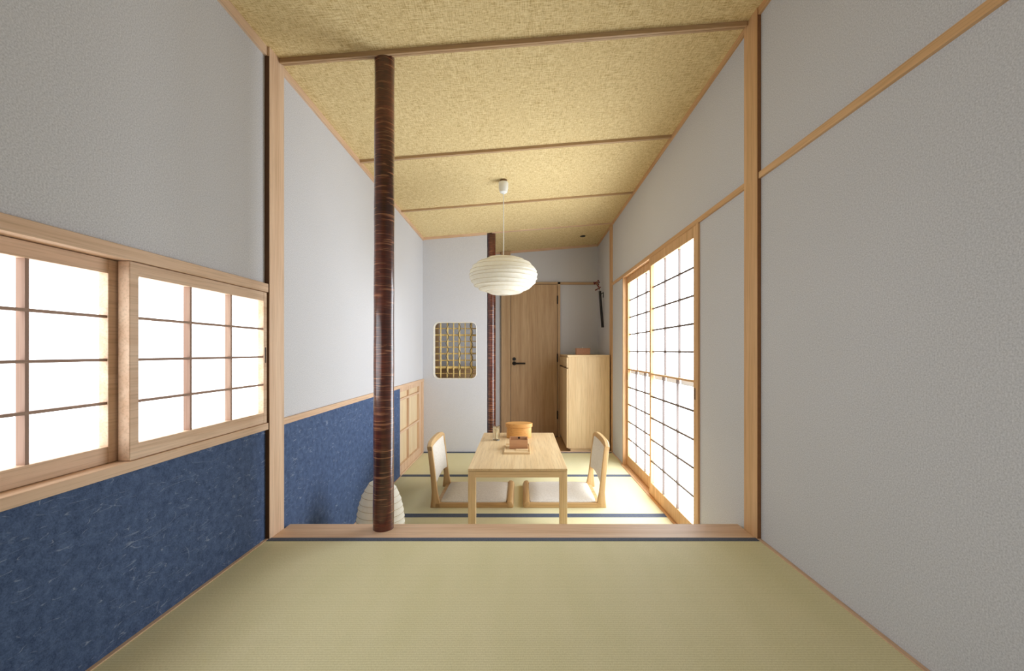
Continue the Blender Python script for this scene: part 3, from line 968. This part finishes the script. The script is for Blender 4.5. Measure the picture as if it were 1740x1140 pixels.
mk('back_panel', bm, REDW['x'], nb)
for xs in (bx0, bx1 - 0.006):
    mk('side_panel', B(xs, xs + 0.006, by0 + 0.006, by1 - 0.006, bz, bz + 0.066, bev=0.0008), REDW['y'], nb)
mk('bottom_panel', B(bx0 + 0.006, bx1 - 0.006, by0 + 0.006, by1 - 0.006, bz, bz + 0.005), REDW['x'], nb)
mk('finger_hole', disc((bx0 + bx1) / 2 + 0.002, bz + 0.063, 0.0075, by1 - 0.0068, by1 - 0.0055, 14), BLACK, nb)
tag(mk('wooden_slip', B(-0.035, 0.052, 2.950, 3.006, TZ + 0.008, TZ + 0.0125, bev=0.0006), OAK['x']), 'thin pale wooden slip lying on the tray before the open box', 'slip')

# ------------------------------------------------------------------ pendant lamp
px, py = -0.126, 3.157
pz = cz(px, py)
pl = tag(empty('pendant_lamp', (px, py, 1.24)), 'white flattened paper lantern hanging on a cord over the table', 'lamp')
ch_, cr = 0.139, 0.247
zc = EYE + (597 - 468.5) * 0.0023 * 1.857
prof = []
nr = 11
zsr = [-0.985, -0.86, -0.70, -0.52, -0.34, -0.15, 0.04, 0.24, 0.44, 0.63, 0.80, 0.93, 0.99]
for a, b_ in zip(zsr[:-1], zsr[1:]):
    for s in range(5):
        t = s / 5
        z = a + (b_ - a) * t
        r = math.sqrt(max(0.0, 1 - abs(z) ** 2.05))
        prof.append((cr * (r - 0.020 * math.sin(math.pi * t)) , zc + ch_ * z))
prof.append((cr * math.sqrt(1 - 0.99 ** 2.05), zc + ch_ * 0.99))
bm = bmesh.new(); lathe(bm, prof, px, py, 48, wob=0.004)
sh = mk('lamp_shade', bm, LANTERN, pl, smooth='all')
for i, z in enumerate(zsr[1:-1]):
    r = cr * math.sqrt(1 - abs(z) ** 2.05) * 1.001
    bm = bmesh.new()
    idx = (i + 1) * 5
    pts = [(px + r * math.cos(2 * math.pi * j / 48), py + r * math.sin(2 * math.pi * j / 48), zc + ch_ * z + 0.004 * math.sin(2 * math.pi * j / 48 + idx * 0.9)) for j in range(49)]
    tube(bm, pts, 0.0011, 4)
    mk('hoop', bm, HOOP, sh, smooth=True)
bm = bmesh.new(); tube(bm, [(px, py, zc + ch_ * 0.80), (px + 0.001, py, zc + 0.3), (px, py, pz - 0.05)], 0.0034, 8)
mk('cord', bm, CORDM, pl, smooth=True)
bm = bmesh.new(); lathe(bm, [(0.0, pz - 0.098), (0.016, pz - 0.097), (0.028, pz - 0.088), (0.034, pz - 0.062), (0.035, pz - 0.022), (0.033, pz - 0.016), (0.0, pz - 0.016)], px, py, 28)
mk('ceiling_rose', bm, WHITEPL, pl, smooth=True)
bm = bmesh.new(); lathe(bm, [(0.0, pz - 0.017), (0.026, pz - 0.017), (0.026, pz + 0.002), (0.0, pz + 0.002)], px, py, 24)
mk('ceiling_socket', bm, flat('brown_socket', (128, 100, 70), 0.5), pl, smooth=True)
bm = bmesh.new(); lathe(bm, [(0.0, zc - 0.03), (0.02, zc - 0.025), (0.03, zc), (0.02, zc + 0.03), (0.015, zc + 0.06), (0.0, zc + 0.112)], px, py, 20)
mk('bulb', bm, WHITEPL, pl, smooth=True)

# ------------------------------------------------------------------ floor lantern behind the bark post
fx, fy = -0.712, 2.21
fl = tag(empty('floor_lantern', (fx, fy, 0.0)), 'white egg-shaped paper lantern on the floor behind the thick bark post', 'lamp')
bm = bmesh.new()
prof = []
H, R = 0.378, 0.120
nz = 13
def eggr(t):
    return R * math.sqrt(max(0.0, 1 - ((t - 0.3) / 0.7) ** 2.2)) if t > 0.3 else R * (1 - 0.25 * ((0.3 - t) / 0.3) ** 2)
for a in range(nz):
    for s in range(4):
        t = (a + s / 4) / nz
        prof.append((max(0.0, eggr(t) - 0.0025 * math.sin(math.pi * s / 4)), 0.012 + H * t))
prof.append((0.012, 0.012 + H))
lathe(bm, prof, fx, fy, 40, wob=0.002)
fs = mk('lamp_shade', bm, LANTERN, fl, smooth='all')
for a in range(1, nz):
    t = a / nz
    bm = bmesh.new()
    r = eggr(t) * 1.002
    tube(bm, [(fx + r * math.cos(2 * math.pi * j / 40), fy + r * math.sin(2 * math.pi * j / 40), 0.012 + H * t + 0.002 * math.sin(2 * math.pi * j / 40 + a * 4 * 0.9)) for j in range(41)], 0.0011, 4)
    mk('hoop', bm, HOOP, fs, smooth=True)
bm = bmesh.new(); lathe(bm, [(0.0, 0.0), (0.06, 0.0), (0.06, 0.012), (0.0, 0.014)], fx, fy, 24)
mk('base', bm, BLACK, fl, smooth=True)

# ------------------------------------------------------------------ shoe cabinet and box
kx0, kx1, ky0, ky1, kz = 0.482, 0.915, 4.475, 5.262, 0.993
kb = tag(empty('shoe_cabinet', ((kx0 + kx1) / 2, (ky0 + ky1) / 2, -0.01)), 'tall pale oak cabinet in the back corner beside the brown door', 'cabinet')
mk('body', B(kx0 + 0.006, kx1, ky0, ky1, 0.03, kz - 0.020, bev=0.0012), OAK['z'], kb)
mk('top', B(kx0 - 0.002, kx1, ky0 - 0.003, ky1, kz - 0.020, kz, bev=0.0015), OAK['x'], kb)
mk('plinth', B(kx0 + 0.03, kx1, ky0 + 0.012, ky1, -0.01, 0.03), OAK['x'], kb)
for ya, yb_ in ((ky0 + 0.004, (ky0 + ky1) / 2 - 0.002), ((ky0 + ky1) / 2 + 0.002, ky1 - 0.004)):
    dw = mk('drawer', B(kx0 - 0.010, kx0 + 0.006, ya, yb_, 0.862, kz - 0.026, bev=0.0012), OAK['y'], kb)
    mk('pull', B(kx0 - 0.016, kx0 - 0.010, ya + 0.02, yb_ - 0.02, 0.860, 0.868, bev=0.001), DARKPULL, dw)
    mk('cabinet_door', B(kx0 - 0.010, kx0 + 0.006, ya, yb_, 0.035, 0.852, bev=0.0012), OAK['z'], kb)
sb = tag(empty('small_wooden_box', (0.70, 4.90, kz)), 'small pinkish wooden box on top of the tall cabinet', 'box')
mk('body', B(0.620, 0.775, 4.86, 4.94, kz, kz + 0.062, bev=0.002), PINKBOX, sb)
mk('lid', B(0.617, 0.778, 4.857, 4.943, kz + 0.062, kz + 0.072, bev=0.002), PINKBOX, sb)
mk('knob', B(0.690, 0.702, 4.894, 4.906, kz + 0.072, kz + 0.084, bev=0.003), WHITEPL, sb)

# ------------------------------------------------------------------ hanging vase with berries
hv = tag(empty('wall_vase', (0.925, 4.92, 1.29)), 'narrow black hanging vase on the dim entry wall', 'vase')
bm = bmesh.new()
tube(bm, [(0.9235, 4.92, 1.300), (0.894, 4.92, 1.712)], 0.0145, 12)
mk('tube', bm, BLACK, hv, smooth=True)
bm = bmesh.new()
tube(bm, [(XR, 4.93, 1.685), (0.925, 4.93, 1.690), (0.905, 4.925, 1.675)], 0.005, 8)
tube(bm, [(XR - 0.004, 4.93, 1.64), (XR - 0.004, 4.93, 1.70)], 0.006, 8)
mk('hook', bm, BLACK, hv, smooth=True)
br = tag(empty('berry_sprig', (0.894, 4.92, 1.68)), 'sprig of dark red berries in the black hanging vase', 'plant')
bm = bmesh.new()
main = [(0.8955, 4.92, 1.69), (0.889, 4.92, 1.73), (0.868, 4.915, 1.775), (0.845, 4.91, 1.802)]
tube(bm, main, 0.0022, 6)
tube(bm, [main[1], (0.868, 4.91, 1.728), (0.852, 4.905, 1.726)], 0.0016, 6)
tube(bm, [main[2], (0.878, 4.915, 1.80), (0.874, 4.915, 1.822)], 0.0016, 6)
tube(bm, [main[3], (0.826, 4.91, 1.808)], 0.0016, 6)
mk('twig', bm, STEM, br, smooth=True)
for (x, z) in ((0.885, 1.742), (0.894, 1.752), (0.874, 1.760), (0.863, 1.772), (0.876, 1.781), (0.851, 1.790), (0.868, 1.800), (0.884, 1.809), (0.872, 1.824), (0.858, 1.812), (0.841, 1.806), (0.826, 1.808), (0.833, 1.795), (0.853, 1.727), (0.863, 1.733), (0.845, 1.722)):
    bm = bmesh.new()
    y = 4.912 + random.uniform(-.012, .012)
    bmesh.ops.create_icosphere(bm, subdivisions=2, radius=random.uniform(0.0075, 0.0105), matrix=Matrix.Translation((x, y, z)))
    mk('berry', bm, BERRY, br, smooth='all')

# ------------------------------------------------------------------ ceiling downlight
dx_, dy_ = 0.691, 4.864
dz_ = cz(dx_, dy_)
dl = tag(empty('downlight', (dx_, dy_, dz_ - 0.006)), 'small black round downlight in the entry ceiling', 'lamp')
bm = bmesh.new(); lathe(bm, [(0.0, dz_ - 0.004), (0.022, dz_ - 0.004), (0.024, dz_ - 0.007), (0.030, dz_ - 0.006), (0.031, dz_ + 0.003), (0.0, dz_ + 0.003)], dx_, dy_, 24)
mk('ring', bm, BLACK, dl, smooth=True)

for m in bpy.data.materials:
    m.cycles.emission_sampling='FRONT' if 'daylit' in m.name else 'NONE'
